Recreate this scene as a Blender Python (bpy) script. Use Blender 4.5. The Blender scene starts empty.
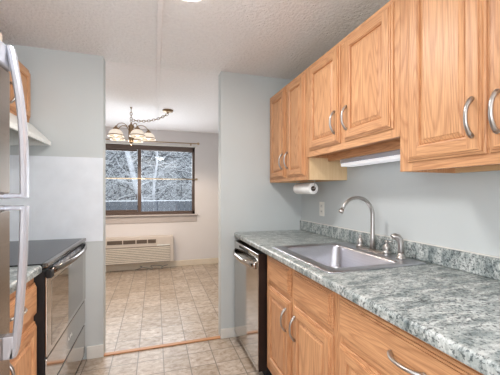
import bpy, bmesh, math, random
from mathutils import Vector, Matrix
R = random.Random(7)
PI = math.pi
SC = bpy.context.scene
COL = SC.collection

# ------------------------------------------------------------------ camera
cam = bpy.data.cameras.new('camera')
cam.lens = 296 / 500 * 36
cam.sensor_width = 36
cam.shift_y = 4.9 / 500
cam.clip_start = 0.02
co = bpy.data.objects.new('camera', cam)
co.location = (0, 0, 1.284)
co.rotation_euler = (PI / 2, 0, -math.atan(95 / 296))
COL.objects.link(co)
SC.camera = co

# ------------------------------------------------------------------ world, daylight, exposure
SC.view_settings.view_transform = 'Standard'
SC.view_settings.look = 'None'
SC.view_settings.gamma = 1
SC.view_settings.use_curve_mapping = False
SC.view_settings.exposure = 0.80

w = bpy.data.worlds.new('overcast_sky')
SC.world = w
w.use_nodes = True
bg = w.node_tree.nodes['Background']
bg.inputs[0].default_value = (0.90, 0.94, 1.0, 1)
bg.inputs[1].default_value = 1.15


def area(name, loc, rot, sx, sy, power, color, spread=None):
    l = bpy.data.lights.new(name, 'AREA')
    l.shape = 'RECTANGLE'
    l.size, l.size_y = sx, sy
    l.energy = power
    l.color = color
    if spread: l.spread = spread
    o = bpy.data.objects.new(name, l)
    o.location = loc
    o.rotation_euler = rot
    COL.objects.link(o)
    return o


def point(name, loc, power, color, radius=0.04):
    l = bpy.data.lights.new(name, 'POINT')
    l.energy = power
    l.color = color
    l.shadow_soft_size = radius
    o = bpy.data.objects.new(name, l)
    o.location = loc
    COL.objects.link(o)
    return o


# fill lights added at made-up side windows behind; daylight by the dining window
area('added_rear_side_fill', (-2.16, -1.35, 1.35), (PI / 2 + 0.62, 0, -PI / 2 + 0.45), 1.7, 1.5, 34, (0.90, 0.95, 1.0))
area('added_rear_side_fill', (1.98, -1.65, 1.35), (PI / 2 + 0.62, 0, PI / 2 - 0.55), 1.5, 1.5, 84, (0.90, 0.95, 1.0))
area('dining_window_daylight', (-0.28, 5.45, 1.5), (-PI / 2 - 0.55, 0, 0), 1.75, 1.1, 30, (0.86, 0.93, 1.0))
# the flush lamp on the kitchen ceiling, then two unseen fill points added behind
lamp = area('kitchen_lamp_light', (0.15, 1.46, 2.262), (0, 0, 0), 0.24, 0.24, 8, (1.0, 0.98, 0.96))
lamp.data.shape = 'DISK'
point('added_rear_point_fill', (1.75, -1.25, 1.95), 15, (1.0, 0.99, 0.99), 0.15)
point('added_rear_point_fill', (-1.9, -1.15, 1.95), 15, (1.0, 0.99, 0.99), 0.15)


def spot(name, loc, power, color, deg):
    l = bpy.data.lights.new(name, 'SPOT')
    l.energy = power
    l.color = color
    l.spot_size = math.radians(deg)
    l.spot_blend = 0.3
    l.shadow_soft_size = 0.02
    o = bpy.data.objects.new(name, l)
    o.location = loc
    COL.objects.link(o)
    return o


# ------------------------------------------------------------------ materials
def new_mat(name):
    m = bpy.data.materials.new(name)
    m.use_nodes = True
    nt = m.node_tree
    return m, nt, nt.nodes['Principled BSDF']


def lin(c):
    return tuple((x / 255 / 12.92) if x / 255 <= 0.04045 else ((x / 255 + 0.055) / 1.055) ** 2.4 for x in c) + (1,)


def N(nt, typ, **kw):
    n = nt.nodes.new(typ)
    for k, v in kw.items():
        if k.startswith('i_'):
            key = k[2:]
            key = int(key) if key.isdigit() else key.replace('_', ' ')
            n.inputs[key].default_value = v
        else:
            setattr(n, k, v)
    return n


def pos_nodes(nt, scale=(1, 1, 1), rand=0.0):
    g = N(nt, 'ShaderNodeNewGeometry')
    src = g.outputs['Position']
    if rand:
        oi = N(nt, 'ShaderNodeObjectInfo')
        mul = N(nt, 'ShaderNodeVectorMath', operation='SCALE')
        cmb = N(nt, 'ShaderNodeCombineXYZ')
        m1 = N(nt, 'ShaderNodeMath', operation='MULTIPLY', i_1=rand)
        m2 = N(nt, 'ShaderNodeMath', operation='MULTIPLY', i_1=rand * 1.7)
        nt.links.new(oi.outputs['Random'], m1.inputs[0])
        nt.links.new(oi.outputs['Random'], m2.inputs[0])
        nt.links.new(m1.outputs[0], cmb.inputs[0])
        nt.links.new(m2.outputs[0], cmb.inputs[1])
        nt.links.new(m1.outputs[0], cmb.inputs[2])
        add = N(nt, 'ShaderNodeVectorMath', operation='ADD')
        nt.links.new(src, add.inputs[0])
        nt.links.new(cmb.outputs[0], add.inputs[1])
        src = add.outputs[0]
    mp = N(nt, 'ShaderNodeMapping')
    mp.inputs['Scale'].default_value = scale
    nt.links.new(src, mp.inputs['Vector'])
    return mp.outputs[0]


def noise(nt, vec, scale, detail=3, rough=0.5, dist=0.0):
    n = N(nt, 'ShaderNodeTexNoise', i_Scale=scale, i_Detail=detail, i_Roughness=rough, i_Distortion=dist)
    nt.links.new(vec, n.inputs['Vector'])
    return n.outputs['Fac']


def ramp(nt, fac, stops):
    r = N(nt, 'ShaderNodeValToRGB')
    e = r.color_ramp.elements
    while len(e) < len(stops): e.new(0.5)
    for i, (p, c) in enumerate(stops):
        e[i].position = p
        e[i].color = c
    nt.links.new(fac, r.inputs[0])
    return r.outputs[0]


def mixc(nt, fac, a, b, mode='MIX'):
    m = N(nt, 'ShaderNodeMix', data_type='RGBA', blend_type=mode)
    for sock, v in ((m.inputs[0], fac), (m.inputs[6], a), (m.inputs[7], b)):
        if isinstance(v, bpy.types.NodeSocket): nt.links.new(v, sock)
        else: sock.default_value = v
    return m.outputs[2]


def bump(nt, h, bsdf, strength, dist=0.01):
    b = N(nt, 'ShaderNodeBump', i_Strength=strength, i_Distance=dist)
    nt.links.new(h, b.inputs['Height'])
    nt.links.new(b.outputs[0], bsdf.inputs['Normal'])


def simple(name, rgb, rough=0.5, metal=0.0, var=0.04, emis=0, ecol=None, spec=None):
    m, nt, b = new_mat(name)
    v = pos_nodes(nt)
    n = noise(nt, v, 9, 3)
    c = lin(rgb)
    dk = tuple(x * (1 - var) for x in c[:3]) + (1,)
    lt = tuple(min(1, x * (1 + var)) for x in c[:3]) + (1,)
    nt.links.new(ramp(nt, n, [(0.3, dk), (0.7, lt)]), b.inputs['Base Color'])
    b.inputs['Roughness'].default_value = rough
    b.inputs['Metallic'].default_value = metal
    if spec is not None: b.inputs['Specular IOR Level'].default_value = spec
    if emis:
        b.inputs['Emission Color'].default_value = lin(ecol or rgb)
        b.inputs['Emission Strength'].default_value = emis
    return m


def oak(name, axis, light=(224, 172, 126), dark=(152, 92, 56)):
    m, nt, b = new_mat(name)
    s = {'z': (1, 1, 0.10), 'y': (1, 0.10, 1), 'x': (0.10, 1, 1)}[axis]
    s2 = {'z': (1, 1, 0.03), 'y': (1, 0.03, 1), 'x': (0.03, 1, 1)}[axis]
    v = pos_nodes(nt, s, rand=9.0)
    v2 = pos_nodes(nt, s2, rand=9.0)
    f = noise(nt, v, 8.5, 1.6, 0.4, 0.3)                       # contours of this make the cathedral figure
    k = N(nt, 'ShaderNodeMath', operation='MULTIPLY', i_1=20.0)
    nt.links.new(f, k.inputs[0])
    pp = N(nt, 'ShaderNodeMath', operation='FRACT')
    nt.links.new(k.outputs[0], pp.inputs[0])
    fig = ramp(nt, pp.outputs[0], [(0.0, (0.15,) * 3 + (1,)), (0.25, (0.75,) * 3 + (1,)), (0.75, (1,) * 3 + (1,)), (1.0, (0.1,) * 3 + (1,))])
    pores = ramp(nt, noise(nt, v2, 240, 2, 0.6), [(0.40, (0.45,) * 3 + (1,)), (0.56, (1,) * 3 + (1,))])
    broad = noise(nt, v, 2.2, 2)
    cl, cd = lin(light), lin(dark)
    mid = tuple((cl[i] * 0.72 + cd[i] * 0.28) for i in range(3)) + (1,)
    base = ramp(nt, broad, [(0.3, mid), (0.7, cl)])
    c = mixc(nt, fig, cd, base)
    c = mixc(nt, 0.48, base, c)
    c2 = mixc(nt, pores, mixc(nt, 0.6, c, cd), c)
    nt.links.new(c2, b.inputs['Base Color'])
    b.inputs['Roughness'].default_value = 0.42
    b.inputs['Specular IOR Level'].default_value = 0.4
    bump(nt, pores, b, 0.12, 0.001)
    return m


M = {}
M['oak_v'] = oak('oak_vertical', 'z')
M['oak_h'] = oak('oak_horizontal', 'y')
M['oak_side'] = oak('maple_side', 'z', (238, 208, 165), (222, 186, 138))
M['oak_under'] = simple('cabinet_underside', (214, 178, 134), 0.5)
M['oak_x'] = oak('oak_sill', 'x', (206, 152, 104), (168, 108, 64))
M['gap'] = simple('dark_gap', (22, 20, 19), 0.7)
M['toe'] = simple('toe_kick', (60, 40, 28), 0.7)


def wall_mat(name, rgb, rough=0.75, bs=0.06):
    m, nt, b = new_mat(name)
    v = pos_nodes(nt)
    c = lin(rgb)
    dk = tuple(x * 0.965 for x in c[:3]) + (1,)
    nt.links.new(ramp(nt, noise(nt, v, 1.8, 3), [(0.3, dk), (0.7, c)]), b.inputs['Base Color'])
    b.inputs['Roughness'].default_value = rough
    bump(nt, noise(nt, v, 220, 3), b, bs, 0.002)
    return m


M['wall'] = wall_mat('grey_green_paint', (202, 207, 207))
M['dining'] = wall_mat('cream_paint', (228, 224, 224))
M['panel'] = simple('white_laminate', (232, 237, 243), 0.35)
M['trimw'] = simple('white_trim', (226, 224, 218), 0.45)
M['sill'] = simple('sill_paint', (188, 180, 177), 0.5)
M['base_cream'] = simple('cream_baseboard', (226, 214, 196), 0.5)


def ceiling_mat(name, rgb, st):
    m, nt, b = new_mat(name)
    v = pos_nodes(nt)
    c = lin(rgb)
    n1 = noise(nt, v, 46, 4, 0.6)
    dk = tuple(x * 0.95 for x in c[:3]) + (1,)
    nt.links.new(ramp(nt, n1, [(0.35, dk), (0.62, c)]), b.inputs['Base Color'])
    b.inputs['Roughness'].default_value = 0.9
    bump(nt, n1, b, st, 0.02)
    return m


M['ceil_k'] = ceiling_mat('textured_ceiling', (246, 244, 244), 0.75)
M['ceil_d'] = ceiling_mat('smooth_ceiling', (244, 240, 240), 0.10)


def floor_mat():
    m, nt, b = new_mat('sheet_vinyl_tiles')
    g = N(nt, 'ShaderNodeNewGeometry')
    mp = N(nt, 'ShaderNodeMapping')
    mp.inputs['Location'].default_value = (-0.062, -(2.386 - 0.187 * 12), 0)
    nt.links.new(g.outputs['Position'], mp.inputs['Vector'])
    br = N(nt, 'ShaderNodeTexBrick', offset=0.0, squash=1.0)
    br.inputs['Scale'].default_value = 1
    br.inputs['Brick Width'].default_value = 0.187
    br.inputs['Row Height'].default_value = 0.187
    br.inputs['Mortar Size'].default_value = 0.004
    br.inputs['Mortar Smooth'].default_value = 0.3
    br.inputs['Color1'].default_value = (0, 0, 0, 1)
    br.inputs['Color2'].default_value = (1, 1, 1, 1)
    br.inputs['Mortar'].default_value = (0.5, 0.5, 0.5, 1)
    nt.links.new(mp.outputs[0], br.inputs['Vector'])
    v = pos_nodes(nt, (1, 1.5, 1))
    n = noise(nt, v, 17, 7, 0.68, 0.8)
    stone = ramp(nt, n, [(0.30, lin((150, 130, 112))), (0.48, lin((190, 174, 158))), (0.68, lin((218, 208, 198)))])
    tint = ramp(nt, br.outputs['Color'], [(0.0, lin((228, 222, 214))), (1.0, lin((255, 255, 255)))])
    c = mixc(nt, 1.0, stone, tint, 'MULTIPLY')
    c = mixc(nt, br.outputs['Fac'], c, lin((128, 118, 106)))
    nt.links.new(c, b.inputs['Base Color'])
    b.inputs['Roughness'].default_value = 0.33
    b.inputs['Specular IOR Level'].default_value = 0.35
    inv = N(nt, 'ShaderNodeMath', operation='SUBTRACT', i_0=1.0)
    nt.links.new(br.outputs['Fac'], inv.inputs[1])
    bump(nt, inv.outputs[0], b, 0.25, 0.002)
    return m


M['floor'] = floor_mat()


def granite():
    m, nt, b = new_mat('green_grey_laminate')
    v = pos_nodes(nt, (1, 1, 1))
    vs = pos_nodes(nt, (0.8, 1.7, 1))
    a = ramp(nt, noise(nt, vs, 14, 7, 0.72, 0.4), [(0.34, lin((104, 116, 117))), (0.47, lin((160, 168, 166))), (0.60, lin((206, 210, 207)))])
    f2 = ramp(nt, noise(nt, vs, 60, 5, 0.75, 0.3), [(0.49, (0, 0, 0, 1)), (0.62, (1, 1, 1, 1))])
    f3 = ramp(nt, noise(nt, v, 95, 3, 0.7), [(0.53, (0, 0, 0, 1)), (0.62, (1, 1, 1, 1))])
    big = ramp(nt, noise(nt, vs, 9, 3, 0.6), [(0.44, (0.25, 0.25, 0.25, 1)), (0.60, (0.95, 0.95, 0.95, 1))])
    c = mixc(nt, mixc(nt, big, (0, 0, 0, 1), f2), a, lin((50, 60, 64)))
    c = mixc(nt, mixc(nt, 0.8, (0, 0, 0, 1), f3), c, lin((56, 66, 70)))
    nt.links.new(c, b.inputs['Base Color'])
    b.inputs['Roughness'].default_value = 0.30
    b.inputs['Specular IOR Level'].default_value = 0.45
    return m


M['granite'] = granite()


def steel(name, rgb, rough, streak='z', amt=0.15, bs=0.0):
    m, nt, b = new_mat(name)
    s = {'z': (1, 1, 0.02), 'y': (1, 0.02, 1), 'x': (0.02, 1, 1)}[streak]
    v = pos_nodes(nt, s)
    n = noise(nt, v, 160, 3)
    c = lin(rgb)
    dk = tuple(x * (1 - amt) for x in c[:3]) + (1,)
    nt.links.new(ramp(nt, n, [(0.3, dk), (0.7, c)]), b.inputs['Base Color'])
    b.inputs['Metallic'].default_value = 1
    b.inputs['Roughness'].default_value = rough
    if bs: bump(nt, n, b, bs, 0.0005)
    return m


M['steel_mirror'] = steel('polished_stainless', (196, 190, 184), 0.11, 'y', 0.05)
M['steel_fridge'] = steel('fridge_stainless', (176, 164, 154), 0.25, 'y', 0.10)
M['steel_sink'] = steel('sink_stainless', (200, 200, 206), 0.30, 'y', 0.08)
M['nickel'] = steel('brushed_nickel', (186, 182, 178), 0.36, 'z', 0.05)
M['chrome'] = steel('bright_steel', (215, 215, 215), 0.15, 'z', 0.03)
M['silver'] = simple('silver_plastic', (196, 198, 206), 0.27, 0.45)
M['black'] = simple('black_enamel', (20, 20, 23), 0.5)
M['cooktop'] = simple('black_glass_cooktop', (26, 28, 33), 0.2)
M['dark_steel'] = steel('dark_polished_trim', (128, 120, 114), 0.16, 'y', 0.05)
M['reflect_side'] = simple('steel_side_oak_reflection', (66, 54, 50), 0.35, 0.6)  # reflection of the oak painted into the dishwasher side's colour
M['ovenglass'] = steel('oven_window_glass', (165, 157, 148), 0.05, 'y', 0.02)
M['whiteen'] = simple('white_enamel', (236, 238, 234), 0.35)
M['paper'] = simple('paper_towel', (244, 243, 240), 0.9)
M['card'] = simple('cardboard_core', (90, 72, 58), 0.9)
M['plastic'] = simple('white_plastic', (236, 234, 226), 0.4)
M['bronze'] = simple('bronze_window_frame', (92, 76, 68), 0.45, 0.2)
M['brass'] = steel('antique_brass', (150, 126, 100), 0.35, 'z', 0.1)
M['rod'] = steel('tan_metal_rod', (190, 168, 140), 0.4, 'x', 0.1)
M['ptac'] = simple('beige_enamel', (210, 200, 191), 0.5)
M['ptac_slat_shade'] = simple('beige_slat_shade', (146, 137, 126), 0.6)  # darker beige paints in the shade between the grille slats
M['grille'] = simple('vent_grille_beige', (222, 214, 202), 0.55)
M['vent'] = simple('dark_vent', (96, 84, 74), 0.7)
M['cord'] = simple('grey_power_cord', (150, 145, 138), 0.6)
M['snow'] = simple('snow', (222, 226, 232), 0.9)
M['fence'] = simple('weathered_fence_boards', (92, 97, 106), 0.85, var=0.2)
M['bark'] = simple('snowy_bark', (200, 202, 208), 0.9, var=0.12)
M['twig_l'] = simple('snow_covered_twigs', (226, 228, 232), 0.9, var=0.1)
M['twig_d'] = simple('dark_twigs', (96, 98, 104), 0.9, var=0.2)
M['cream_top'] = simple('beige_cover', (176, 160, 142), 0.6)
M['diffuser'] = simple('lamp_diffuser', (250, 248, 244), 0.5, emis=5.0, ecol=(255, 251, 246))
M['tube_lens'] = simple('fluorescent_lens', (245, 246, 250), 0.4, emis=0.22, ecol=(250, 250, 255))
M['shade'] = simple('white_glass_shade', (240, 232, 220), 0.35, emis=0.22, ecol=(255, 235, 212))
M['bulb'] = simple('lit_bulb', (255, 250, 240), 0.4, emis=3, ecol=(255, 238, 212))


def hill_mat():
    m, nt, b = new_mat('snowy_brush_hillside')
    v = pos_nodes(nt, (1, 1, 1))
    n = noise(nt, v, 3.2, 8, 0.72, 1.4)
    c = ramp(nt, n, [(0.36, lin((78, 82, 88))), (0.50, lin((128, 132, 138))), (0.64, lin((190, 193, 198)))])
    nt.links.new(c, b.inputs['Base Color'])
    b.inputs['Roughness'].default_value = 0.95
    return m


M['hill'] = hill_mat()


def glass_mat():
    m, nt, b = new_mat('window_glass')
    out = nt.nodes['Material Output']
    tr = N(nt, 'ShaderNodeBsdfTransparent')
    tr.inputs[0].default_value = (0.95, 0.97, 0.97, 1)
    gl = N(nt, 'ShaderNodeBsdfGlossy', i_Roughness=0.01)
    fr = N(nt, 'ShaderNodeFresnel', i_IOR=1.5)
    k = N(nt, 'ShaderNodeMath', operation='MULTIPLY', i_1=1.1)
    mx = N(nt, 'ShaderNodeMixShader')
    nt.links.new(fr.outputs[0], k.inputs[0])
    nt.links.new(k.outputs[0], mx.inputs[0])
    nt.links.new(tr.outputs[0], mx.inputs[1])
    nt.links.new(gl.outputs[0], mx.inputs[2])
    nt.links.new(mx.outputs[0], out.inputs[0])
    return m


M['glass'] = glass_mat()


# ------------------------------------------------------------------ mesh helpers
class MB:
    """collects shapes in world coordinates; build() links them as ONE object"""

    def __init__(self):
        self.bm = bmesh.new()
        self.mats = []

    def mi(self, mat):
        m = M[mat]
        if m not in self.mats: self.mats.append(m)
        return self.mats.index(m)

    def box(self, x0, x1, y0, y1, z0, z1, mat, bev=0.0, seg=2, mtx=None):
        if x0 > x1: x0, x1 = x1, x0
        if y0 > y1: y0, y1 = y1, y0
        if z0 > z1: z0, z1 = z1, z0
        vs = [self.bm.verts.new((x, y, z)) for x in (x0, x1) for y in (y0, y1) for z in (z0, z1)]
        i = self.mi(mat)
        fs = []
        for q in ((0, 1, 3, 2), (4, 6, 7, 5), (0, 4, 5, 1), (2, 3, 7, 6), (0, 2, 6, 4), (1, 5, 7, 3)):
            f = self.bm.faces.new([vs[k] for k in q])
            f.material_index = i
            fs.append(f)
        if mtx is not None:
            bmesh.ops.transform(self.bm, matrix=mtx, verts=vs)
        if bev:
            es = list({e for f in fs for e in f.edges})
            bmesh.ops.bevel(self.bm, geom=es, offset=bev, segments=seg, affect='EDGES', profile=0.5, material=-1)
        return self

    def loops(self, rings, mat, closed=True, cap0=False, cap1=False, smooth=False):
        i = self.mi(mat)
        R_ = [[self.bm.verts.new(p) for p in r] for r in rings]
        n = len(R_[0])
        for a, b in zip(R_, R_[1:]):
            for k in range(n if closed else n - 1):
                f = self.bm.faces.new((a[k], a[(k + 1) % n], b[(k + 1) % n], b[k]))
                f.material_index = i
                f.smooth = smooth
        if cap0:
            f = self.bm.faces.new(R_[0][::-1]); f.material_index = i
        if cap1:
            f = self.bm.faces.new(R_[-1]); f.material_index = i
        return self

    def tube(self, pts, r, mat, n=10, cap=True, flat=None, up=None):
        pts = [Vector(p) for p in pts]
        rs = r if isinstance(r, (list, tuple)) else [r] * len(pts)
        rings = []
        ref = Vector(up) if up else None
        for k, p in enumerate(pts):
            t = (pts[min(k + 1, len(pts) - 1)] - pts[max(k - 1, 0)]).normalized()
            if ref is None:
                ref = Vector((0, 0, 1)) if abs(t.z) < 0.9 else Vector((1, 0, 0))
            u = (ref - t * ref.dot(t)).normalized()
            v = t.cross(u)
            ref = u
            fl = flat or 1.0
            rings.append([p + u * math.cos(2 * PI * j / n) * rs[k] + v * math.sin(2 * PI * j / n) * rs[k] * fl for j in range(n)])
        return self.loops(rings, mat, cap0=cap, cap1=cap, smooth=True)

    def lathe(self, c, prof, mat, n=20, axis='z', cap0=True, cap1=True, smooth=True):
        c = Vector(c)
        rings = []
        for r, h in prof:
            r = max(r, 0.0004)
            ring = []
            for j in range(n):
                a = 2 * PI * j / n
                if axis == 'z': ring.append(c + Vector((math.cos(a) * r, math.sin(a) * r, h)))
                elif axis == 'y': ring.append(c + Vector((math.cos(a) * r, h, math.sin(a) * r)))
                else: ring.append(c + Vector((h, math.cos(a) * r, math.sin(a) * r)))
            rings.append(ring)
        return self.loops(rings, mat, cap0=cap0, cap1=cap1, smooth=smooth)

    def build(self, name, parent=None, org=None):
        bmesh.ops.recalc_face_normals(self.bm, faces=self.bm.faces)
        me = bpy.data.meshes.new(name)
        o = bpy.data.objects.new(name, me)
        off = Vector((0, 0, 0))
        if parent is not None:
            off = Vector(parent['_org'])
        elif org is not None:
            off = Vector(org)
            o.location = off
        bmesh.ops.translate(self.bm, vec=-off, verts=self.bm.verts)
        self.bm.to_mesh(me)
        self.bm.free()
        for m in self.mats: me.materials.append(m)
        COL.objects.link(o)
        if parent is not None: o.parent = parent
        o['_org'] = tuple(off)
        return o


def tag(o, label, cat, group=None, kind=None):
    o['label'] = label
    o['category'] = cat
    if group: o['group'] = group
    if kind: o['kind'] = kind
    return o


def thing(name, label, cat, loc, group=None):
    o = bpy.data.objects.new(name, None)
    o.empty_display_size = 0.05
    o.location = loc
    o['_org'] = tuple(loc)
    COL.objects.link(o)
    return tag(o, label, cat, group)


def struct(name, mb):
    o = mb.build(name)
    o['kind'] = 'structure'
    return o


# ------------------------------------------------------------------ room shell
YP, YB = 2.555, 2.665            # partition between kitchen and dining room
ZC, WR, WL, YW = 2.35, 1.34, -1.16, 5.29
YR = -3.0
struct('floor', MB().box(-2.4, 2.2, YR - .1, YW + .15, -0.1, 0, 'floor'))
struct('ceiling', MB().box(-2.4, 2.2, YR - .1, YB - 0.02, ZC, ZC + .1, 'ceil_k').box(-2.4, 2.2, YB - .02, YW + .15, ZC, ZC + .1, 'ceil_d'))
struct('wall_right', MB().box(WR, WR + .12, -0.6, YW, 0, ZC, 'wall'))
struct('wall_left', MB().box(WL - .12, WL, 0.30, YP, 0, ZC, 'wall'))
struct('wall_partition_left', MB().box(-2.4, -0.385, YP, YB, 0, ZC, 'wall'))
struct('wall_partition_right', MB().box(0.552, WR, YP, YB, 0, ZC, 'wall'))
struct('wall_dining_left', MB().box(-2.4, -2.28, YB, YW, 0, ZC, 'dining'))
WX0, WX1, WZ0, WZ1 = -1.17, 0.672, 0.905, 2.080
struct('wall_far', MB().box(-2.4, WX0, YW, YW + .12, 0, ZC, 'dining').box(WX1, 2.2, YW, YW + .12, 0, ZC, 'dining')
       .box(WX0, WX1, YW, YW + .12, 0, WZ0, 'dining').box(WX0, WX1, YW, YW + .12, WZ1, ZC, 'dining'))
struct('wall_rear', MB().box(-2.4, -1.25, YR - .1, YR, 0, ZC, 'wall').box(1.45, 2.2, YR - .1, YR, 0, ZC, 'wall')
       .box(-1.25, 1.45, YR - .1, YR, 0, 0.35, 'wall').box(-1.25, 1.45, YR - .1, YR, 2.28, ZC, 'wall'))
struct('wall_rear_left', MB().box(-2.4, -2.28, YR, -2.25, 0, ZC, 'wall').box(-2.4, -2.28, -0.45, 0.30, 0, ZC, 'wall').box(-2.4, -2.28, -2.25, -0.45, 0, 0.55, 'wall').box(-2.4, -2.28, -2.25, -0.45, 2.15, ZC, 'wall').box(-2.28, WL - .12, 0.18, 0.30, 0, ZC, 'wall'))
struct('wall_rear_right', MB().box(2.08, 2.2, YR, -2.45, 0, ZC, 'wall').box(2.08, 2.2, -0.85, -0.6, 0, ZC, 'wall').box(2.08, 2.2, -2.45, -0.85, 0, 0.55, 'wall').box(2.08, 2.2, -2.45, -0.85, 2.15, ZC, 'wall').box(WR, 2.08, -0.6, -0.48, 0, ZC, 'wall'))
# baseboards and trim
struct('baseboard_partition_left', MB().box(-0.50, -0.382, YP - .012, YP, 0, 0.098, 'trimw', 0.003, 1))
struct('baseboard_partition_right', MB().box(0.549, 0.70, YP - .012, YP, 0, 0.085, 'trimw', 0.003, 1))
struct('baseboard_far', MB().box(-2.28, WR, YW - .015, YW, 0, 0.10, 'base_cream', 0.004, 1))
struct('trim_1', MB().box(-0.383, 0.550, 2.552, 2.592, 0, 0.010, 'oak_x', 0.004, 2))        # wooden floor sill of the opening
struct('trim_2', MB().box(0.010, 0.045, 0.2, YW, ZC - 0.009, ZC, 'ceil_d', 0.004, 1))       # taped ceiling joint
# far window
f = MB()
fw = 0.045
f.box(WX0, WX1, YW + .01, YW + .09, WZ0, WZ0 + .055, 'bronze', 0.004, 1).box(WX0, WX1, YW + .01, YW + .09, WZ1 - .075, WZ1, 'bronze', 0.004, 1)
f.box(WX0, WX0 + fw, YW + .01, YW + .09, WZ0, WZ1, 'bronze', 0.004, 1).box(WX1 - fw, WX1, YW + .01, YW + .09, WZ0, WZ1, 'bronze', 0.004, 1)
f.box(-0.277, -0.222, YW + .02, YW + .08, WZ0, WZ1, 'bronze', 0.004, 1)
f.box(WX0 + fw, -0.285, YW + .045, YW + .075, WZ0 + .055, WZ0 + .085, 'bronze').box(WX0 + fw, -0.285, YW + .045, YW + .075, WZ1 - .105, WZ1 - .075, 'bronze')
f.box(-0.215, WX1 - fw, YW + .045, YW + .075, WZ1 - .085, WZ1 - .075, 'bronze').box(-0.30, -0.288, YW + .012, YW + .02, 1.18, 1.25, 'bronze')
win = struct('window_1', f)
o = MB().box(WX0 + fw, -0.285, YW + .058, YW + .062, WZ0 + .085, WZ1 - .105, 'glass').build('pane', win)
o = MB().box(-0.215, WX1 - fw, YW + .048, YW + .052, WZ0 + .055, WZ1 - .085, 'glass').build('pane', win)
MB().box(WX0 - .06, WX1 + .055, YW - .05, YW + .005, WZ0 - .022, WZ0 - .002, 'sill', 0.004, 1).box(WX0 - .04, WX1 + .035, YW - .014, YW, WZ0 - .135, WZ0 - .022, 'sill', 0.003, 1).build('window_sill', win)
MB().box(WX0 - .02, WX1 + .03, YW - .016, YW, WZ1 + .002, WZ1 + .026, 'trimw', 0.003, 1).build('window_casing', win)
# unseen window behind the camera, added to let daylight in
f = MB()
for x in (-1.25, 0.07, 1.39): f.box(x, x + .06, YR - .07, YR - .02, 0.35, 2.28, 'bronze')
f.box(-1.25, 1.45, YR - .07, YR - .02, 0.35, 0.41, 'bronze').box(-1.25, 1.45, YR - .07, YR - .02, 2.22, 2.28, 'bronze')
struct('added_window_2', f)
for nm, xa, y0, y1 in (('added_window_3', -2.36, -2.25, -0.45), ('added_window_4', 2.11, -2.45, -0.85)):  # unseen side windows, made up to go with the rear fill lights
    f = MB()
    for y in (y0, (y0 + y1) / 2 - .025, y1 - .05): f.box(xa, xa + .05, y, y + .05, 0.55, 2.15, 'bronze')
    f.box(xa, xa + .05, y0, y1, 0.55, 0.60, 'bronze').box(xa, xa + .05, y0, y1, 2.10, 2.15, 'bronze')
    struct(nm, f)


# ------------------------------------------------------------------ cabinet doors and drawers (face x = const)
def rect(x, y0, y1, z0, z1):
    return [(x, y0, z0), (x, y1, z0), (x, y1, z1), (x, y0, z1)]


def ring4(mb, a, b, mv='oak_v', mh='oak_h'):
    """band between two rectangles: bottom/top in the horizontal grain, sides in the vertical grain"""
    for k in range(4):
        q = [mb.bm.verts.new(p) for p in (a[k], a[(k + 1) % 4], b[(k + 1) % 4], b[k])]
        fc = mb.bm.faces.new(q)
        fc.material_index = mb.mi(mh if k in (0, 2) else mv)


def quad(mb, pts, mat):
    fc = mb.bm.faces.new([mb.bm.verts.new(p) for p in pts])
    fc.material_index = mb.mi(mat)


def make_door(parent, xf, s, y0, y1, z0, z1, stile=0.055, handle=None):
    """framed raised-panel door; xf = cabinet face, s = direction the door looks along x"""
    def L(ins, d): return rect(xf + s * d, y0 + ins, y1 - ins, z0 + ins, z1 - ins)
    mb = MB()
    seq = [(0.0, 0.0005), (0.0, 0.006), (0.003, 0.0085), (0.009, 0.009), (0.0095, 0.0140), (0.016, 0.0150), (0.0165, 0.0195), (0.021, 0.020)]
    for p, q in zip(seq, seq[1:]): ring4(mb, L(*p), L(*q))
    quad(mb, L(*seq[0]), 'oak_v')
    a, b = 0.021, stile
    X = xf + s * 0.020
    for ya, yb in ((y0 + a, y0 + b), (y1 - b, y1 - a)):
        quad(mb, rect(X, ya, yb, z0 + a, z1 - a), 'oak_v')
    for za, zb in ((z0 + a, z0 + b), (z1 - b, z1 - a)):
        quad(mb, rect(X, y0 + b, y1 - b, za, zb), 'oak_h')
    seq = [(b, 0.020), (b + .003, 0.016), (b + .006, 0.015), (b + .0075, 0.007)]
    for p, q in zip(seq, seq[1:]): ring4(mb, L(*p), L(*q))
    door = mb.build('door', parent)
    pm = MB()
    seq = [(b + .006, 0.002), (b + .006, 0.0070), (b + .010, 0.0070), (b + .013, 0.0105), (b + .027, 0.0165), (b + .028, 0.0185), (b + .030, 0.0185)]
    for p, q in zip(seq, seq[1:]): ring4(pm, L(*p), L(*q), 'oak_v', 'oak_v')
    quad(pm, L(*seq[0]), 'oak_v')
    quad(pm, L(*seq[-1]), 'oak_v')
    pm.build('panel', door)
    if handle:
        hy, hz = handle
        make_handle(door, xf + s * 0.020, s, hy, hz, True)
    return door


def make_drawer(parent, xf, s, y0, y1, z0, z1, handle=None):
    def L(ins, d): return rect(xf + s * d, y0 + ins, y1 - ins, z0 + ins, z1 - ins)
    mb = MB()
    seq = [(0.0, 0.0005), (0.0, 0.006), (0.003, 0.0085), (0.009, 0.009), (0.0095, 0.0140), (0.016, 0.0150), (0.0165, 0.0195), (0.021, 0.020)]
    for p, q in zip(seq, seq[1:]): ring4(mb, L(*p), L(*q), 'oak_h', 'oak_h')
    quad(mb, L(*seq[0]), 'oak_h')
    quad(mb, L(*seq[-1]), 'oak_h')
    d = mb.build('drawer_front', parent)
    if handle:
        make_handle(d, xf + s * 0.020, s, handle[0], handle[1], False)
    return d


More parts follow.
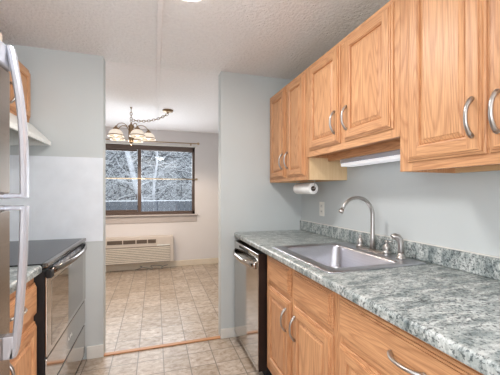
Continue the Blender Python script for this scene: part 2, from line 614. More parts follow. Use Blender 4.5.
def make_handle(parent, x, s, y, z, vertical, half=0.061):
    pts, rs = [], []
    n = 14
    for k in range(n + 1):
        t = -1 + 2 * k / n
        d = 0.004 + 0.026 * (1 - abs(t) ** 2.6)
        q = t * half
        pts.append((x + s * d, y, z + q) if vertical else (x + s * d, y + q, z))
        rs.append(0.0056 + 0.0018 * abs(t) ** 3)
    mb = MB().tube(pts, rs, 'nickel', 8, flat=1.25)
    for q in (-half, half):
        c = (x, y, z + q) if vertical else (x, y + q, z)
        mb.lathe(c, [(0.008, 0.0), (0.008, s * 0.004), (0.0055, s * 0.009)], 'nickel', 12, 'x')
    return mb.build('handle', parent)


# ---- upper cabinets on the right wall
UX = 1.010                      # face-frame plane


def upper(name, label, y0, y1, z0, z1, doors, side=None, ft=0.055, fb=0.035):
    t = thing(name, label, 'cabinet', (WR, (y0 + y1) / 2, z0), None)
    mb = MB()
    sm = side or 'oak_v'
    mb.box(UX + .019, WR - .001, y0 + .0006, y0 + .016, z0, z1, sm)
    mb.box(UX + .019, WR - .001, y1 - .016, y1 - .0006, z0, z1, sm)
    mb.box(UX + .019, WR - .001, y0 + .016, y1 - .016, z0 + .022, z0 + .034, 'oak_h')
    mb.box(UX + .019, WR - .001, y0 + .016, y1 - .016, z1 - .014, z1 - .002, 'oak_side')
    mb.box(WR - .012, WR - .001, y0 + .016, y1 - .016, z0 + .034, z1 - .014, 'oak_side')
    mb.box(WR - .03, WR - .012, y0 + .016, y1 - .016, z0, z0 + .022, 'oak_under')
    mb.build('body', t)
    fr = MB()
    for a, b in ((y0 + .0006, doors[0][0] + .02), (doors[-1][1] - .02, y1 - .0006)):
        fr.box(UX, UX + .019, a, b, z0, z1, 'oak_v')
    for (a, b), (c, d) in zip(doors, doors[1:]):
        fr.box(UX, UX + .019, b - .015, c + .015, z0 + fb + .02, z1 - ft, 'oak_v')
    fr.box(UX, UX + .019, doors[0][0] + .02, doors[-1][1] - .02, z1 - ft, z1, 'oak_h')
    fr.box(UX, UX + .019, doors[0][0] + .02, doors[-1][1] - .02, z0, z0 + fb + .02, 'oak_h')
    fr.build('face_frame', t)
    return t


ZU0, ZU1, ZS0 = 1.373, 2.150, 1.527
ta = upper('wall_cabinet', 'tall narrow oak wall cabinet with two doors beside the pale partition, paper towel below', 1.846, 2.545, ZU0, ZU1,
           [(1.868, 2.145), (2.195, 2.500)], 'oak_side')
make_door(ta, UX, -1, 1.868, 2.145, 1.402, 2.125, 0.05, (2.122, 1.535))
make_door(ta, UX, -1, 2.195, 2.500, 1.402, 2.125, 0.05, (2.222, 1.535))
tb = upper('wall_cabinet', 'short oak wall cabinet with two doors hanging higher above the sink', 1.022, 1.845, ZS0, ZU1,
           [(1.055, 1.408), (1.448, 1.800)])
make_door(tb, UX, -1, 1.055, 1.408, 1.566, 2.128, 0.055, (1.372, 1.69))
make_door(tb, UX, -1, 1.448, 1.800, 1.566, 2.128, 0.055, (1.484, 1.69))
MB().box(1.168, 1.184, 1.039, 1.828, 1.503, 1.5485, 'oak_h').build('light_rail', tb)
tc = upper('wall_cabinet', 'large near oak wall cabinet at the right edge above the counter', 0.270, 1.021, ZU0, ZU1,
           [(0.335, 0.656), (0.667, 0.974)])
make_door(tc, UX, -1, 0.667, 0.974, 1.408, 2.128, 0.055, (0.702, 1.53))
make_door(tc, UX, -1, 0.335, 0.656, 1.408, 2.128, 0.055, (0.626, 1.53))

# ---- base cabinets on the right
BX = 0.725


def base_r(label, y0, y1, stiles):
    t = thing('base_cabinet', label, 'cabinet', (BX, (y0 + y1) / 2, 0))
    mb = MB()
    mb.box(BX + .019, WR - .001, y0 + .0006, y0 + .016, 0.1, 0.872, 'oak_v').box(BX + .019, WR - .001, y1 - .016, y1 - .0006, 0.1, 0.872, 'oak_v')
    mb.box(BX + .019, WR - .001, y0 + .016, y1 - .016, 0.1, 0.116, 'oak_side').box(WR - .01, WR - .001, y0 + .016, y1 - .016, 0.116, 0.872, 'oak_side')
    mb.build('body', t)
    MB().box(BX + .075, BX + .09, y0 + .0006, y1 - .0006, 0, 0.1, 'toe').build('toe_kick', t)
    fr = MB()
    for a, b in stiles: fr.box(BX, BX + .019, a, b, 0.1, 0.872, 'oak_v')
    for a, b in ((0.1, 0.18), (0.665, 0.715), (0.845, 0.872)):
        for (p, q), (r, s2) in zip(stiles, stiles[1:]): fr.box(BX, BX + .019, q, r, a, b, 'oak_h')
    fr.build('face_frame', t)
    return t


tsb = base_r('oak sink base cabinet with two false drawer fronts and two doors beside the dishwasher', 1.064, 1.880, [(1.0646, 1.10), (1.43, 1.515), (1.81, 1.8794)])
make_drawer(tsb, BX, -1, 1.496, 1.832, 0.703, 0.860)
make_drawer(tsb, BX, -1, 1.088, 1.456, 0.703, 0.860)
make_door(tsb, BX, -1, 1.496, 1.832, 0.165, 0.674, 0.05, (1.535, 0.562))
make_door(tsb, BX, -1, 1.088, 1.456, 0.165, 0.674, 0.05, (1.420, 0.562))
tdb = base_r('oak base cabinet with one wide drawer and a nickel pull, nearest the right edge', 0.30, 1.063, [(0.3006, 0.34), (0.65, 0.715), (1.02, 1.0624)])
make_drawer(tdb, BX, -1, 0.33, 1.036, 0.703, 0.860, (0.688, 0.782))
make_door(tdb, BX, -1, 0.70, 1.036, 0.165, 0.674, 0.05, (0.735, 0.562))
make_door(tdb, BX, -1, 0.33, 0.665, 0.165, 0.674, 0.05, (0.630, 0.562))

# ---- dishwasher
DY0, DY1, DX = 1.905, 2.530, 0.662
t = thing('dishwasher', 'stainless steel dishwasher with a bowed bar handle under the counter end', 'dishwasher', (1.0, 2.2, 0))
MB().box(0.730, 1.30, DY0 + .005, DY1 - .002, 0.0, 0.868, 'black').build('body', t)
MB().box(DX + .006, DX + .012, DY0, DY1, 0.055, 0.862, 'steel_mirror', 0.0025, 2).box(DX + .0122, 0.729, DY0 + .001, DY1, 0.057, 0.860, 'reflect_side').build('door', t)
hb = []
rs = []
for k in range(17):
    u = -1 + 2 * k / 16
    hb.append((DX + .004 - 0.052 * (1 - abs(u) ** 3.0), (DY0 + DY1) / 2 + u * 0.275, 0.775))
    rs.append(0.024)
MB().tube(hb, rs, 'steel_mirror', 10, flat=0.45, up=(0, 0, 1)).build('handle', t)
MB().box(DX + .0045, DX + .006, DY0 + .22, DY1 - .16, 0.826, 0.846, 'black').build('control_panel', t)

# ---- countertop, right side, with sink cut-out
CZ = 0.928


def counter_profile(x_front, x_back, s=1):
    """rolled front edge, listed from the underside back round the nose to the back"""
    th = 0.038
    pts = [(x_back, CZ - th), (x_front + s * 0.006, CZ - th)]
    for k in range(7):
        a = -PI / 2 + k / 6 * (PI / 2)
        pts.append((x_front + s * (0.006 - 0.006 * math.cos(a)), CZ - th + 0.006 + 0.006 * math.sin(a)))
    for k in range(7):
        a = k / 6 * PI / 2
        pts.append((x_front + s * (0.014 - 0.014 * math.cos(a)), CZ - 0.014 + 0.014 * math.sin(a)))
    pts.append((x_back, CZ))
    return pts


def ext(mb, prof, y0, y1, mat):
    mb.loops([[(x, y0, z) for x, z in prof], [(x, y1, z) for x, z in prof]], mat, cap0=True, cap1=True)


CF, CB = 0.672, 1.338
SX0, SX1, SY0, SY1 = 0.765, 1.235, 1.168, 1.752        # cut-out
t = thing('countertop', 'long green-grey stone-look countertop on the right holding the sink', 'countertop', (1.0, 1.2, CZ))
mb = MB()
ext(mb, counter_profile(CF, SX0), -0.30, YP - .001, 'granite')
th = 0.038
mb.box(SX0, CB, -0.30, SY0, CZ - th, CZ, 'granite').box(SX0, CB, SY1, YP - .001, CZ - th, CZ, 'granite').box(SX1, CB, SY0, SY1, CZ - th, CZ, 'granite')
mb.build('worktop', t)
MB().box(1.318, CB, -0.30, YP - .0015, CZ + .0005, 1.016, 'granite', 0.006, 3).build('backsplash', t)
MB().box(1.327, WR - .0005, -0.30, YP - .0015, 1.0165, 1.021, 'trimw').build('caulk_line', t)
# near stretch of base cabinets below the frame
tn = thing('base_cabinet', 'oak base cabinet carrying the near end of the right countertop', 'cabinet', (BX, 0, 0))
MB().box(BX, WR - .001, -0.28, 0.2990, 0.1, 0.872, 'oak_v').box(BX + .075, WR - .001, -0.28, 0.2990, 0, 0.1, 'toe').build('body', tn)
make_door(tn, BX, -1, -0.26, 0.28, 0.165, 0.674)
make_drawer(tn, BX, -1, -0.26, 0.28, 0.703, 0.860)


# ---- sink
def rrect(x0, x1, y0, y1, z, r, n=7):
    pts = []
    for cx_, cy_, a0 in ((x1 - r, y1 - r, 0), (x0 + r, y1 - r, PI / 2), (x0 + r, y0 + r, PI), (x1 - r, y0 + r, 3 * PI / 2)):
        for k in range(n):
            a = a0 + k / (n - 1) * PI / 2
            pts.append((cx_ + r * math.cos(a), cy_ + r * math.sin(a), z))
    return pts


t = thing('kitchen_sink', 'stainless single bowl drop-in sink set in the countertop', 'sink', (1.0, 1.46, CZ))
z0 = CZ
rings = [rrect(.769, 1.231, 1.172, 1.748, z0 - .01, .03), rrect(.722, 1.288, 1.124, 1.792, z0 + .0008, .02), rrect(.724, 1.286, 1.126, 1.790, z0 + .005, .02), rrect(.732, 1.278, 1.134, 1.782, z0 + .007, .02),
         rrect(.782, 1.186, 1.178, 1.742, z0 + .005, .05), rrect(.788, 1.180, 1.184, 1.736, z0 + .002, .05), rrect(.792, 1.176, 1.188, 1.732, z0 - .008, .05),
         rrect(.804, 1.164, 1.200, 1.720, z0 - .13, .06), rrect(.814, 1.154, 1.210, 1.710, z0 - .155, .06), rrect(.84, 1.13, 1.23, 1.69, z0 - .170, .05), rrect(.94, 1.03, 1.40, 1.52, z0 - .176, .035)]
mb = MB().loops(rings, 'steel_sink', smooth=True)
mb.build('basin', t)
MB().lathe((0.985, 1.46, z0 - .178), [(0.055, 0.0), (0.055, 0.005), (0.040, 0.006), (0.034, 0.002), (0.0, 0.002)], 'chrome', 24).build('drain', t)

# ---- faucet
FZ = CZ + .0065
FX, FY = 1.238, 1.460
t = thing('kitchen_faucet', 'brushed nickel gooseneck faucet with two handles at the back of the sink', 'faucet', (FX, FY, FZ))
MB().loops([rrect(FX - .026, FX + .026, FY - .135, FY + .135, FZ, .025), rrect(FX - .026, FX + .026, FY - .135, FY + .135, FZ + .006, .025), rrect(FX - .020, FX + .020, FY - .129, FY + .129, FZ + .012, .019)], 'nickel', cap0=True, cap1=True).build('base_plate', t)
pts = [(FX, FY, FZ + .012), (FX, FY, FZ + .085), (FX, FY, FZ + .100), (FX, FY, 1.08), (FX, FY, 1.146)]
rs = [0.017, 0.0155, 0.0125, 0.0118, 0.0115]
for k in range(1, 14):
    a = k / 13 * math.radians(158)
    pts.append((FX - .110 + .110 * math.cos(a), FY, 1.146 + .108 * math.sin(a)))
    rs.append(0.011 - 0.001 * k / 13)
MB().tube(pts, rs, 'nickel', 16).build('spout', t)
e = Vector(pts[-1]); d = (e - Vector(pts[-2])).normalized()
MB().tube([e, e + d * .004, e + d * .005, e + d * .02, e + d * .022], [.0105, .0115, .0135, .0135, .011], 'nickel', 16).build('aerator', t)
for s, y in ((1, FY + .112), (-1, FY - .112)):
    mb = MB().lathe((FX, y, FZ + .011), [(0.026, 0), (0.026, 0.006), (0.019, 0.010), (0.019, 0.016), (0.021, 0.022), (0.020, 0.034), (0.014, 0.044), (0.007, 0.050), (0.006, 0.056), (0.011, 0.060), (0.011, 0.066), (0.006, 0.071), (0.0, 0.072)], 'nickel', 18)
    mb.tube([(FX, y, FZ + .070), (FX + .010, y + s * .014, FZ + .074), (FX + .016, y + s * .026, FZ + .078)], [.006, .005, .0045], 'nickel', 8)
    mb.build('faucet_handle', t)

t = thing('side_sprayer', 'brushed nickel pull-out side sprayer standing to the right of the faucet', 'sprayer', (1.240, 1.248, FZ))
MB().lathe((1.240, 1.248, FZ), [(0.026, 0), (0.026, 0.004), (0.020, 0.010), (0.016, 0.018), (0.016, 0.03)], 'nickel', 18).build('base', t)
MB().tube([(1.240, 1.248, FZ + .03), (1.240, 1.248, FZ + .034), (1.240, 1.248, 1.000), (1.239, 1.249, 1.020), (1.234, 1.252, 1.036), (1.225, 1.257, 1.047), (1.213, 1.262, 1.051), (1.203, 1.266, 1.048), (1.199, 1.268, 1.045)],
          [.012, .0150, .0150, .016, .017, .018, .0175, .016, .012], 'nickel', 16, up=(0, 1, 0)).build('spray_head', t)

# ---- paper towel under the far cabinet
t = thing('paper_towel_holder', 'slim metal paper towel holder fixed beneath the far tall wall cabinet', 'holder', (1.10, 2.05, 1.372))
mb = MB()
mb.box(1.085, 1.115, 1.985, 2.10, 1.366, 1.3722, 'oak_h')
for y in (1.899, 2.181):
    mb.box(1.098, 1.102, y - .002, y + .002, 1.308, 1.372, 'nickel', 0.001, 1)
mb.tube([(1.10, 1.902, 1.312), (1.10, 2.178, 1.312)], 0.004, 'nickel', 10)
mb.box(1.092, 1.108, 1.899, 2.181, 1.3685, 1.3722, 'nickel')
mb.build('bracket', t)
mb = MB().lathe((1.10, 1.915, 1.312), [(0.019, 0.0), (0.0395, 0.0), (0.041, 0.003), (0.041, 0.247), (0.0395, 0.25), (0.019, 0.25)], 'paper', 32, 'y', False, False)
pt = tag(mb.build('paper_towel_roll', org=(1.10, 2.04, 1.312)), 'white paper towel roll hanging below the far wall cabinet', 'paper towel')
mb = MB().lathe((1.10, 1.9145, 1.312), [(0.019, 0.0), (0.019, 0.251), (0.017, 0.251), (0.017, 0.0), (0.019, 0.0)], 'card', 24, 'y', False, False)
c = mb.build('cardboard_core', pt)

# ---- outlet and switch plate on the right wall
t = thing('wall_outlet', 'white electrical outlet on the grey wall above the sink backsplash', 'outlet', (WR, 2.186, 1.145))
MB().box(WR - .006, WR - .0005, 2.148, 2.224, 1.086, 1.204, 'plastic', 0.003, 2).build('cover_plate', t)
for z in (1.122, 1.168):
    MB().box(WR - .0078, WR - .0060, 2.169, 2.203, z - .015, z + .015, 'trimw', 0.0008, 1).box(WR - .0082, WR - .0078, 2.178, 2.181, z - .003, z + .008, 'gap').box(WR - .0082, WR - .0078, 2.191, 2.194, z - .003, z + .008, 'gap').build('socket', t)

# ---- fluorescent light under the short cabinet
t = thing('under_cabinet_light', 'slim fluorescent fixture with white lens under the short wall cabinet', 'light', (1.23, 1.47, 1.54))
MB().box(1.192, 1.290, 1.165, 1.725, 1.479, 1.5485, 'silver', 0.004, 1).build('housing', t)
MB().box(1.195, 1.286, 1.170, 1.720, 1.458, 1.4788, 'tube_lens', 0.006, 3).build('lens', t)

# ------------------------------------------------------------------ left side: refrigerator, base cabinet, range, hood
t = thing('refrigerator', 'tall stainless top-freezer refrigerator at the left edge with arched silver handles', 'refrigerator', (-0.8, 0.9, 0))
FY0, FY1 = 0.50, 1.296
MB().box(WL + .01, -0.565, FY0 + .01, FY1 - .004, 0.0, 1.775, 'steel_fridge', 0.006, 2).build('body', t)


def fridge_door(z0, z1, capz, name, bottomcap):
    d = MB().box(-0.562, -0.502, FY0, FY1, z0, z1, 'steel_fridge', 0.008, 3).build(name, t)
    return d


d1 = fridge_door(1.278, 1.722, None, 'freezer_door', 0)
MB().box(-0.563, -0.492, FY0, FY1 + .002, 1.722, 1.800, 'silver', 0.010, 3).build('top_cap', d1)
MB().box(-0.562, -0.497, FY0, FY1 + .002, 1.262, 1.278, 'silver', 0.005, 2).build('bottom_trim', d1)
d2 = fridge_door(0.06, 1.222, None, 'fresh_food_door', 0)
MB().box(-0.562, -0.497, FY0, FY1 + .002, 1.222, 1.238, 'silver', 0.005, 2).build('top_trim', d2)
HY = 1.252


def fr_handle(path, door, ends):
    rings = []
    for x, z in path:
        rings.append([(x - .010, HY - .013, z), (x - .004, HY - .018, z), (x + .006, HY - .018, z), (x + .011, HY - .010, z), (x + .011, HY + .010, z), (x + .006, HY + .017, z), (x - .004, HY + .017, z), (x - .010, HY + .013, z)])
    mb = MB().loops(rings, 'silver', cap0=True, cap1=True, smooth=False)
    for a, b, z, w2 in ends:
        mb.box(a, b, HY - .018, HY + .018, z - w2, z + w2, 'silver', 0.004, 2)
    mb.build('handle', door)


fr_handle([(-.486, 1.795), (-.480, 1.77), (-.474, 1.73), (-.466, 1.68), (-.458, 1.62), (-.452, 1.56), (-.448, 1.50), (-.4455, 1.44), (-.4445, 1.38), (-.444, 1.32), (-.444, 1.266)], d1, [(-.500, -.446, 1.272, .008)])
fr_handle([(-.444, 1.236), (-.4445, 1.18), (-.446, 1.12), (-.448, 1.05), (-.452, .97), (-.457, .89), (-.463, .81), (-.470, .74), (-.478, .705)], d2, [(-.500, -.446, 1.229, .008), (-.503, -.470, .742, .040)])
MB().box(-0.75, -0.515, 0.75, 1.270, 1.801, 1.846, 'cream_top', 0.004, 2).build('hinge_cover', t)

# left base cabinet and its countertop
LX = -0.561
t = thing('base_cabinet', 'narrow oak base cabinet between the refrigerator and the range', 'cabinet', (LX, 1.5, 0))
LY0, LY1 = 1.308, 1.689
MB().box(WL + .002, LX, LY0, LY1, 0.1, 0.872, 'oak_v').box(WL + .002, LX - .075, LY0, LY1, 0, 0.1, 'toe').build('body', t)
make_drawer(t, LX, 1, LY0 + .02, LY1 - .004, 0.690, 0.848, (1.435, 0.79))
make_door(t, LX, 1, LY0 + .02, LY1 - .004, 0.165, 0.660, 0.05, (1.345, 0.58))
t = thing('countertop', 'short green-grey countertop piece left of the range', 'countertop', (-0.85, 1.5, CZ))
mb = MB()
ext(mb, counter_profile(-0.528, WL + .012, -1), LY0 - .005, LY1 + .002, 'granite')
mb.build('worktop', t)
MB().box(WL + .001, WL + .020, LY0 - .005, LY1 + .002, CZ + .0005, 1.016, 'granite', 0.006, 2).build('backsplash', t)

# range
RY0, RY1, RX = 1.692, 2.545, -0.506
t = thing('kitchen_range', 'stainless electric range with black glass cooktop beside the white panel', 'range', (-0.85, 2.12, 0))
MB().box(WL + .03, RX - .012, RY0, RY1, 0.03, 0.898, 'black', 0.003, 1).box(WL + .06, RX - .10, RY0 + .03, RY1 - .03, 0.0, 0.03, 'black').build('body', t)
MB().box(WL + .03, RX - .022, RY0 - .001, RY1, 0.900, 0.934, 'cooktop', 0.004, 2).build('cooktop', t)
MB().box(RX - .022, RX + .004, RY0 - .001, RY1, 0.912, 0.936, 'dark_steel', 0.006, 3).build('front_trim', t)
MB().box(WL + .03, WL + .10, RY0, RY1, 0.934, 1.05, 'black', 0.006, 2).build('backguard', t)
d = MB().box(RX - .0115, RX, RY0 + .004, RY1, 0.470, 0.868, 'steel_mirror', 0.004, 2).build('oven_door', t)
MB().box(RX, RX + .0015, RY0 + .07, RY1 - .10, 0.50, 0.83, 'ovenglass').build('oven_window', d)
hb = []
for k in range(17):
    u = -1 + 2 * k / 16
    hb.append((RX + .004 + 0.042 * (1 - abs(u) ** 2.6), (RY0 + RY1) / 2 + u * 0.385, 0.884))
MB().tube(hb, 0.017, 'dark_steel', 10, flat=0.6, up=(0, 0, 1)).box(RX - .01, RX + .018, RY0 + .004, RY0 + .05, .858, .896, 'black', 0.004, 2).build('door_handle', d)
MB().box(RX - .0115, RX - .003, RY0 + .004, RY1, 0.285, 0.460, 'steel_mirror', 0.004, 2).build('lower_panel', t)
MB().box(RX - .0115, RX - .003, RY0 + .004, RY1, 0.060, 0.272, 'steel_mirror', 0.004, 2).build('drawer_front', t)
vb = MB()
for k in range(6):
    y = RY0 + .13 + k * .10
    vb.box(RX - .0115, RX + .0005, y, y + .075, 0.872, 0.896, 'silver')
vb.build('vent_slots', t)
lg = MB()
x = RX - .003
for k, y in enumerate((2.085, 2.118, 2.152)):
    lg.box(x, x + .001, y, y + .006, 0.366, 0.386, 'whiteen')
    if k != 1: lg.box(x, x + .001, y, y + .020, 0.366, 0.371, 'whiteen')
    if k == 1: lg.box(x, x + .001, y, y + .018, 0.381, 0.386, 'whiteen').box(x, x + .001, y, y + .018, 0.373, 0.377, 'whiteen')
lg.build('badge', t)

# splash panel on the partition behind the range side
tag(MB().box(WL + .001, -0.386, YP - .004, YP - .0006, 0.905, 1.553, 'panel').build('splash_panel', org=(-0.77, YP - .002, 1.2)), 'smooth white splash panel on the partition beside the range', 'wall panel')

# hood
t = thing('range_hood', 'white under-cabinet range hood with a sloped front above the range', 'range hood', (-0.95, 2.12, 1.60))
HY0, HY1 = 1.745, 2.525
prof = [(WL + .002, 1.776), (-0.850, 1.776), (-0.735, 1.662), (-0.728, 1.656), (-0.728, 1.628), (-0.743, 1.628), (-0.743, 1.650), (-0.856, 1.760), (WL + .02, 1.760), (WL + .02, 1.612), (WL + .002, 1.612)]
mb = MB()
mb.loops([[(x, HY0, z) for x, z in prof], [(x, HY1, z) for x, z in prof]], 'whiteen', cap0=True, cap1=True)
for y in (HY0, HY1 - .008):
    sp = [(WL + .004, 1.774), (-0.852, 1.774), (-0.737, 1.660), (-0.731, 1.629), (WL + .004, 1.610)]
    mb.loops([[(x, y, z) for x, z in sp], [(x, y + .008, z) for x, z in sp]], 'whiteen', cap0=True, cap1=True)
mb.build('canopy', t)
MB().box(WL + .10, -0.90, HY0 + .1, HY1 - .1, 1.740, 1.758, 'silver', 0.003, 1).build('filter', t)
# cabinet over the hood
t = thing('wall_cabinet', 'short oak wall cabinet above the white range hood on the left', 'cabinet', (WL, 2.13, 1.81))
MB().box(WL + .001, -0.868, 1.745, 2.530, 1.778, 2.165, 'oak_v').build('body', t)
make_door(t, -0.868, 1, 2.145, 2.515, 1.805, 2.148, 0.05, (2.185, 1.90))
make_door(t, -0.868, 1, 1.760, 2.120, 1.805, 2.148, 0.05, (2.080, 1.90))

# ------------------------------------------------------------------ kitchen ceiling light
t = thing('ceiling_light', 'round white flush-mount ceiling light at the top of the view', 'ceiling light', (0.15, 1.50, ZC))
MB().lathe((0.15, 1.46, ZC), [(0.15, -.0005), (0.15, -.022), (0.135, -.026)], 'trimw', 40).build('mounting_ring', t)
MB().lathe((0.15, 1.46, ZC - .026), [(0.138, 0), (0.138, -.012), (0.120, -.034), (0.08, -.048), (0.03, -.054), (0, -.055)], 'diffuser', 40).build('diffuser', t)

# ------------------------------------------------------------------ chandelier
CX, CY = -0.284, 3.985
t = thing('chandelier', 'antique brass five-shade chandelier hung on a swagged chain in the dining room', 'chandelier', (CX, CY, 1.88))
psi = math.atan(95 / 296)
body = MB().lathe((CX, CY, 0), [(0.0, 1.868), (0.007, 1.872), (0.010, 1.882), (0.005, 1.892), (0.018, 1.902), (0.030, 1.916), (0.020, 1.930), (0.032, 1.95), (0.033, 2.06), (0.036, 2.07), (0.026, 2.085), (0.034, 2.10), (0.036, 2.118), (0.016, 2.135), (0.008, 2.15), (0.007, 2.165), (0.0, 2.168)], 'brass', 20)
body.tube([(CX + .014 * math.cos(a), CY, 2.178 + .014 * math.sin(a)) for a in [2 * PI * k / 12 for k in range(13)]], 0.003, 'brass', 6, False)
body.build('column', t)
RA = 0.205
vdir = math.atan2(-CX, -CY)      # from the chandelier towards the camera
toc = Vector((-CX, -CY, 0)).normalized()
rgt = Vector((-toc.y, toc.x, 0))
rgt = Vector((math.cos(0.07), -math.sin(0.07) * -1 * 0, 0)).normalized()
for k in range(5):
    th_ = math.radians(-51 + 72 * k)
    d = toc * math.cos(th_) + Vector((1, -0.07, 0)).normalized() * math.sin(th_)
    d.normalize()
    c = Vector((CX, CY, 0))
    arm = []
    for j in range(15):
        u = j / 14
        a = PI * (1 - u)
        r = 0.02 + (RA - 0.02) * (1 - math.cos(PI * u)) / 2
        z = 1.945 + 0.0 * u + (0.185 * math.sin(PI * min(1, u * 1.0)) ** 0.8 if u < .5 else 0.092 + 0.093 * math.sin(PI * u) ** 0.9)
        arm.append(c + d * r + Vector((0, 0, z)))
    a_ = MB().tube(arm, 0.005, 'brass', 8).build('arm', t)
    sc = c + d * RA
    sh = MB().lathe((sc.x, sc.y, 0), [(0.020, 2.040), (0.032, 2.038), (0.052, 2.028), (0.070, 2.008), (0.082, 1.982), (0.087, 1.965), (0.092, 1.953), (0.089, 1.953), (0.084, 1.966), (0.078, 1.984), (0.066, 2.005), (0.049, 2.024), (0.030, 2.034), (0.020, 2.036)], 'shade', 28, cap0=False, cap1=False)
    s_ = sh.build('lamp_shade', t)
    MB().lathe((sc.x, sc.y, 0), [(0.0, 2.085), (0.010, 2.08), (0.013, 2.068), (0.028, 2.056), (0.033, 2.042), (0.022, 2.036), (0.0, 2.034)], 'brass', 16).build('shade_cap', s_)
    MB().tube([(sc.x + .086 * math.cos(a), sc.y + .086 * math.sin(a), 1.970) for a in [2 * PI * q / 28 for q in range(29)]], 0.005, 'brass', 6, False).build('shade_band', s_)
    MB().lathe((sc.x, sc.y, 0), [(0.0, 2.03), (0.012, 2.025), (0.014, 2.01), (0.022, 1.99), (0.024, 1.975), (0.018, 1.962), (0.0, 1.956)], 'bulb', 16).build('bulb', s_)
    spot('chandelier_lamp_light', (sc.x, sc.y, 1.945), 8.5, (1.0, 0.80, 0.62), 168)


def chain(pts, name, parent):
    """links of wire along a polyline, alternately turned"""
    P = [Vector(p) for p in pts]
    seg = [(b - a).length for a, b in zip(P, P[1:])]
    L = sum(seg)
    n = max(2, int(L / 0.029))
    mb = MB()
    for i in range(n):
        s = (i + .5) / n * L
        k = 0
        while k < len(seg) - 1 and s > seg[k]:
            s -= seg[k]; k += 1
        p = P[k].lerp(P[k + 1], s / seg[k])
        tdir = (P[k + 1] - P[k]).normalized()
        u = Vector((0, 1, 0)) if abs(tdir.y) < .9 else Vector((1, 0, 0))
        u = (u - tdir * u.dot(tdir)).normalized()
        v = tdir.cross(u)
        sd = u if i % 2 else v
        mb.tube([p + tdir * math.cos(a) * 0.021 + sd * math.sin(a) * 0.013 for a in [2 * PI * q / 10 for q in range(11)]], 0.0040, 'brass', 5, False)
    mb.build(name, parent)


chain([(CX, CY, 2.190), (CX, CY, 2.315)], 'hanging_chain', t)
MB().lathe((CX, CY, 0), [(0.004, 2.315), (0.006, 2.33), (0.012, 2.344), (0.014, 2.3495)], 'brass', 14).build('ceiling_hook', t)
KX, KY = 0.160, 3.985
sw = []
for k in range(15):
    u = k / 14
    sw.append((KX + (CX + .012 - KX) * u, KY, 2.300 + (2.192 - 2.300) * u - 0.085 * 4 * u * (1 - u) * 0.55))
chain(sw, 'swag_chain', t)
MB().lathe((KX, KY, 0), [(0.068, 2.3495), (0.068, 2.338), (0.058, 2.328), (0.030, 2.320), (0.010, 2.316), (0.006, 2.300)], 'brass', 28).build('ceiling_canopy', t)

# ------------------------------------------------------------------ curtain rods
t = thing('curtain_rod', 'tan metal curtain rod with a ball finial above the dining window', 'curtain rod', (0, YW - .07, 2.12))
MB().tube([(-1.3, YW - .075, 2.135), (0.68, YW - .075, 2.135)], 0.009, 'rod', 10).build('rod', t)
for x, s in ((0.68, 1), (-1.3, -1)):
    MB().lathe((x, YW - .075, 2.135), [(0.011, 0), (0.011, s * .008), (0.006, s * .014), (0.022, s * .034), (0.024, s * .044), (0.014, s * .060), (0.0, s * .068)], 'rod', 14, 'x').build('finial', t)
for x in (0.60, -1.2):
    MB().box(x - .008, x + .008, YW - .075, YW - .0005, 2.118, 2.126, 'rod').box(x - .012, x + .012, YW - .006, YW - .0005, 2.10, 2.15, 'rod').build('bracket', t)
t = thing('curtain_rod', 'thin tan cafe rod crossing the middle of the dining window', 'curtain rod', (0, YW - .04, 1.52))
MB().tube([(-1.2, YW - .03, 1.515), (0.715, YW - .03, 1.515)], 0.010, 'rod', 10).build('rod', t)
for x in (0.700, -1.19):
    MB().box(x - .012, x + .012, YW - .042, YW - .0005, 1.498, 1.532, 'rod', 0.003, 1).build('bracket', t)

# ------------------------------------------------------------------ wall air conditioner
t = thing('wall_air_conditioner', 'beige through-wall heating and cooling unit below the dining window', 'air conditioner', (-0.26, 5.2, 0.1))
AX0, AX1, AY0 = -0.82, 0.297, 5.115
MB().box(AX0, AX1, AY0 + .012, YW - .001, 0.125, 0.555, 'ptac', 0.008, 3).build('cabinet', t)
pn = MB().box(AX0 + .01, AX1 - .055, AY0, AY0 + .012, 0.135, 0.405, 'ptac_slat_shade', 0.004, 2).build('front_panel', t)
g = MB()
for k in range(9):
    z = 0.148 + k * 0.0275
    g.box(AX0 + .02, AX1 - .060, AY0 - .010, AY0, z, z + .017, 'grille')
g.build('grille', pn)
ug = MB().box(AX0 + .05, 0.02, AY0 + .009, AY0 + .0125, 0.445, 0.520, 'ptac').build('outlet_grille', t)
for x0, x1 in ((-0.72, -0.50), (-0.485, -0.30), (-0.285, -0.125), (-0.11, 0.015)):
    MB().box(x0, x1, AY0 + .005, AY0 + .009, 0.452, 0.512, 'vent').build('vent', ug)
MB().box(0.03, AX1 - .012, AY0 + .006, AY0 + .012, 0.42, 0.545, 'ptac', 0.003, 1).box(0.03, AX1 - .06, AY0 + .0045, AY0 + .006, 0.395, 0.425, 'whiteen').build('control_door', t)
pts = []
for k in range(40):
    u = k / 39
    pts.append((-0.30 + 0.50 * u + .05 * math.sin(u * 19), 5.19 + .035 * math.sin(u * 13) , 0.055 + .045 * math.sin(u * 9 + 1) * (1 - u * .3) if 0 else 0.012 + .05 * abs(math.sin(u * 7.5))))
tag(MB().tube(pts, 0.006, 'cord', 6).build('power_cord', org=(-0.06, 5.19, 0)), 'coiled grey power cord lying under the wall air conditioner', 'cord')

# ------------------------------------------------------------------ outdoors beyond the dining window
g = MB().box(-14, 14, YW + .4, 12.2, -0.5, -0.35, 'snow')
o = g.build('ground_snow'); o['kind'] = 'structure'
hill = MB()
rows = []
for j in range(15):
    y = 12.0 + j * 1.1
    row = []
    for i in range(41):
        x = -16 + i * .8
        row.append((x, y + R.uniform(-.2, .2), -0.35 + max(0, j - 1) * 0.62 + R.uniform(-.15, .15)))
    rows.append(row)
hill.loops(rows, 'hill', closed=False, smooth=True)
o = hill.build('hillside'); o['kind'] = 'structure'
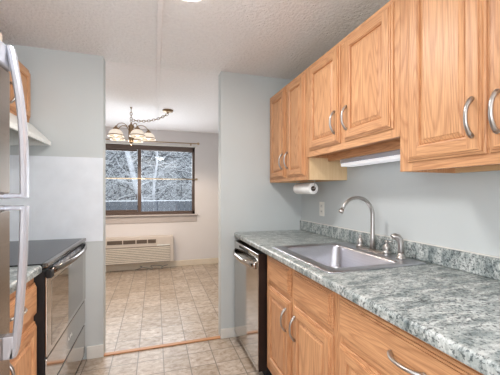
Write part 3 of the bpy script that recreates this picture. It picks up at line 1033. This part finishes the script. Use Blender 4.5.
# fence
FYY = 9.6
t = thing('board_fence', 'dark weathered board fence in the snow outside the dining window', 'fence', (0, FYY, -0.35))
b = MB()
for k in range(44):
    x = -3.6 + k * .155
    b.box(x, x + .145, FYY, FYY + .022, -0.30, 1.00 + R.uniform(-.012, .012), 'fence')
b.build('board_panel', t)
b = MB().box(-3.6, 3.2, FYY + .022, FYY + .06, 0.0, 0.09, 'fence').box(-3.6, 3.2, FYY + .022, FYY + .06, 0.80, 0.89, 'fence')
b.build('rail', t)
for x in (-3.0, -1.2, 0.6, 2.4):
    MB().box(x, x + .09, FYY + .06, FYY + .15, -0.35, 1.05, 'fence').build('post', t)
MB().box(-3.6, 3.2, FYY - .006, FYY + .03, 1.013, 1.040, 'snow', 0.006, 1).build('snow_cap', t)


# trees
def snowy_tree(label, base, top, r, nb, seed):
    rr = random.Random(seed)
    t = thing('snowy_tree', label, 'tree', base, 'snow-covered trees behind the fence')
    A, B = Vector(base), Vector(top)
    pts = [A.lerp(B, k / 8) + Vector((rr.uniform(-.05, .05), 0, 0)) for k in range(9)]
    MB().tube(pts, [r * (1 - .055 * k) for k in range(9)], 'bark', 9).build('trunk', t)
    mb = MB()
    for _ in range(nb):
        u = rr.uniform(.2, 1)
        p = A.lerp(B, u)
        d = Vector((rr.choice((-1, 1)) * rr.uniform(.4, 1), rr.uniform(-.3, .3), rr.uniform(.1, .9))).normalized()
        L = rr.uniform(.5, 1.5)
        q = [p]
        for s in range(5):
            d = (d + Vector((rr.uniform(-.25, .25), rr.uniform(-.15, .15), rr.uniform(-.3, .25)))).normalized()
            q.append(q[-1] + d * L / 5)
        rb = max(r, .07)
        mb.tube(q, [rb * .28, rb * .22, rb * .18, rb * .13, rb * .09, rb * .05], 'bark', 5)
    mb.build('branches', t)


snowy_tree('thick pale snow-covered trunk leaning left behind the window mullion', (-0.10, 10.25, -0.36), (-1.35, 10.2, 4.6), 0.11, 30, 1)
snowy_tree('upright snow-covered trunk just right of the window mullion', (-0.05, 10.35, -0.36), (0.10, 10.3, 4.8), 0.055, 28, 2)
snowy_tree('slim snow-covered trunk near the right side of the window', (1.75, 10.3, -0.36), (1.5, 10.3, 4.8), 0.045, 26, 9)
snowy_tree('slim snow-covered trunk at the left side of the window', (-1.85, 10.3, -0.36), (-2.0, 10.3, 4.6), 0.05, 26, 4)


def thicket(seed, count, mat, rad, z1, name, label, ya, yb):
    rr = random.Random(seed)
    mb = MB()
    for _ in range(count):
        p = Vector((rr.uniform(-4.6, 4.2), rr.uniform(ya, yb), rr.uniform(0.2, z1)))
        d = Vector((rr.uniform(-1, 1), rr.uniform(-.25, .25), rr.uniform(-.4, 1))).normalized()
        L = rr.uniform(.5, 1.9)
        q = [p]
        for s in range(5):
            d = (d + Vector((rr.uniform(-.4, .4), rr.uniform(-.2, .2), rr.uniform(-.45, .35)))).normalized()
            q.append(q[-1] + d * L / 5)
        r = rr.uniform(.5, 1.3) * rad
        mb.tube(q, [r, r * .9, r * .75, r * .6, r * .45, r * .3], mat, 4, cap=False)
    tag(mb.build(name, org=(0, (ya + yb) / 2, 0)), label, 'branches', kind='stuff')


thicket(11, 1900, 'twig_l', 0.014, 4.6, 'snowy_branches', 'tangle of snow-covered branches filling the view through the window', 10.7, 12.4)
thicket(12, 1500, 'twig_d', 0.012, 4.6, 'bare_twigs', 'dark bare twigs woven among the snow-covered branches outside', 10.6, 12.4)

for o in bpy.data.objects:
    if '_org' in o: del o['_org']
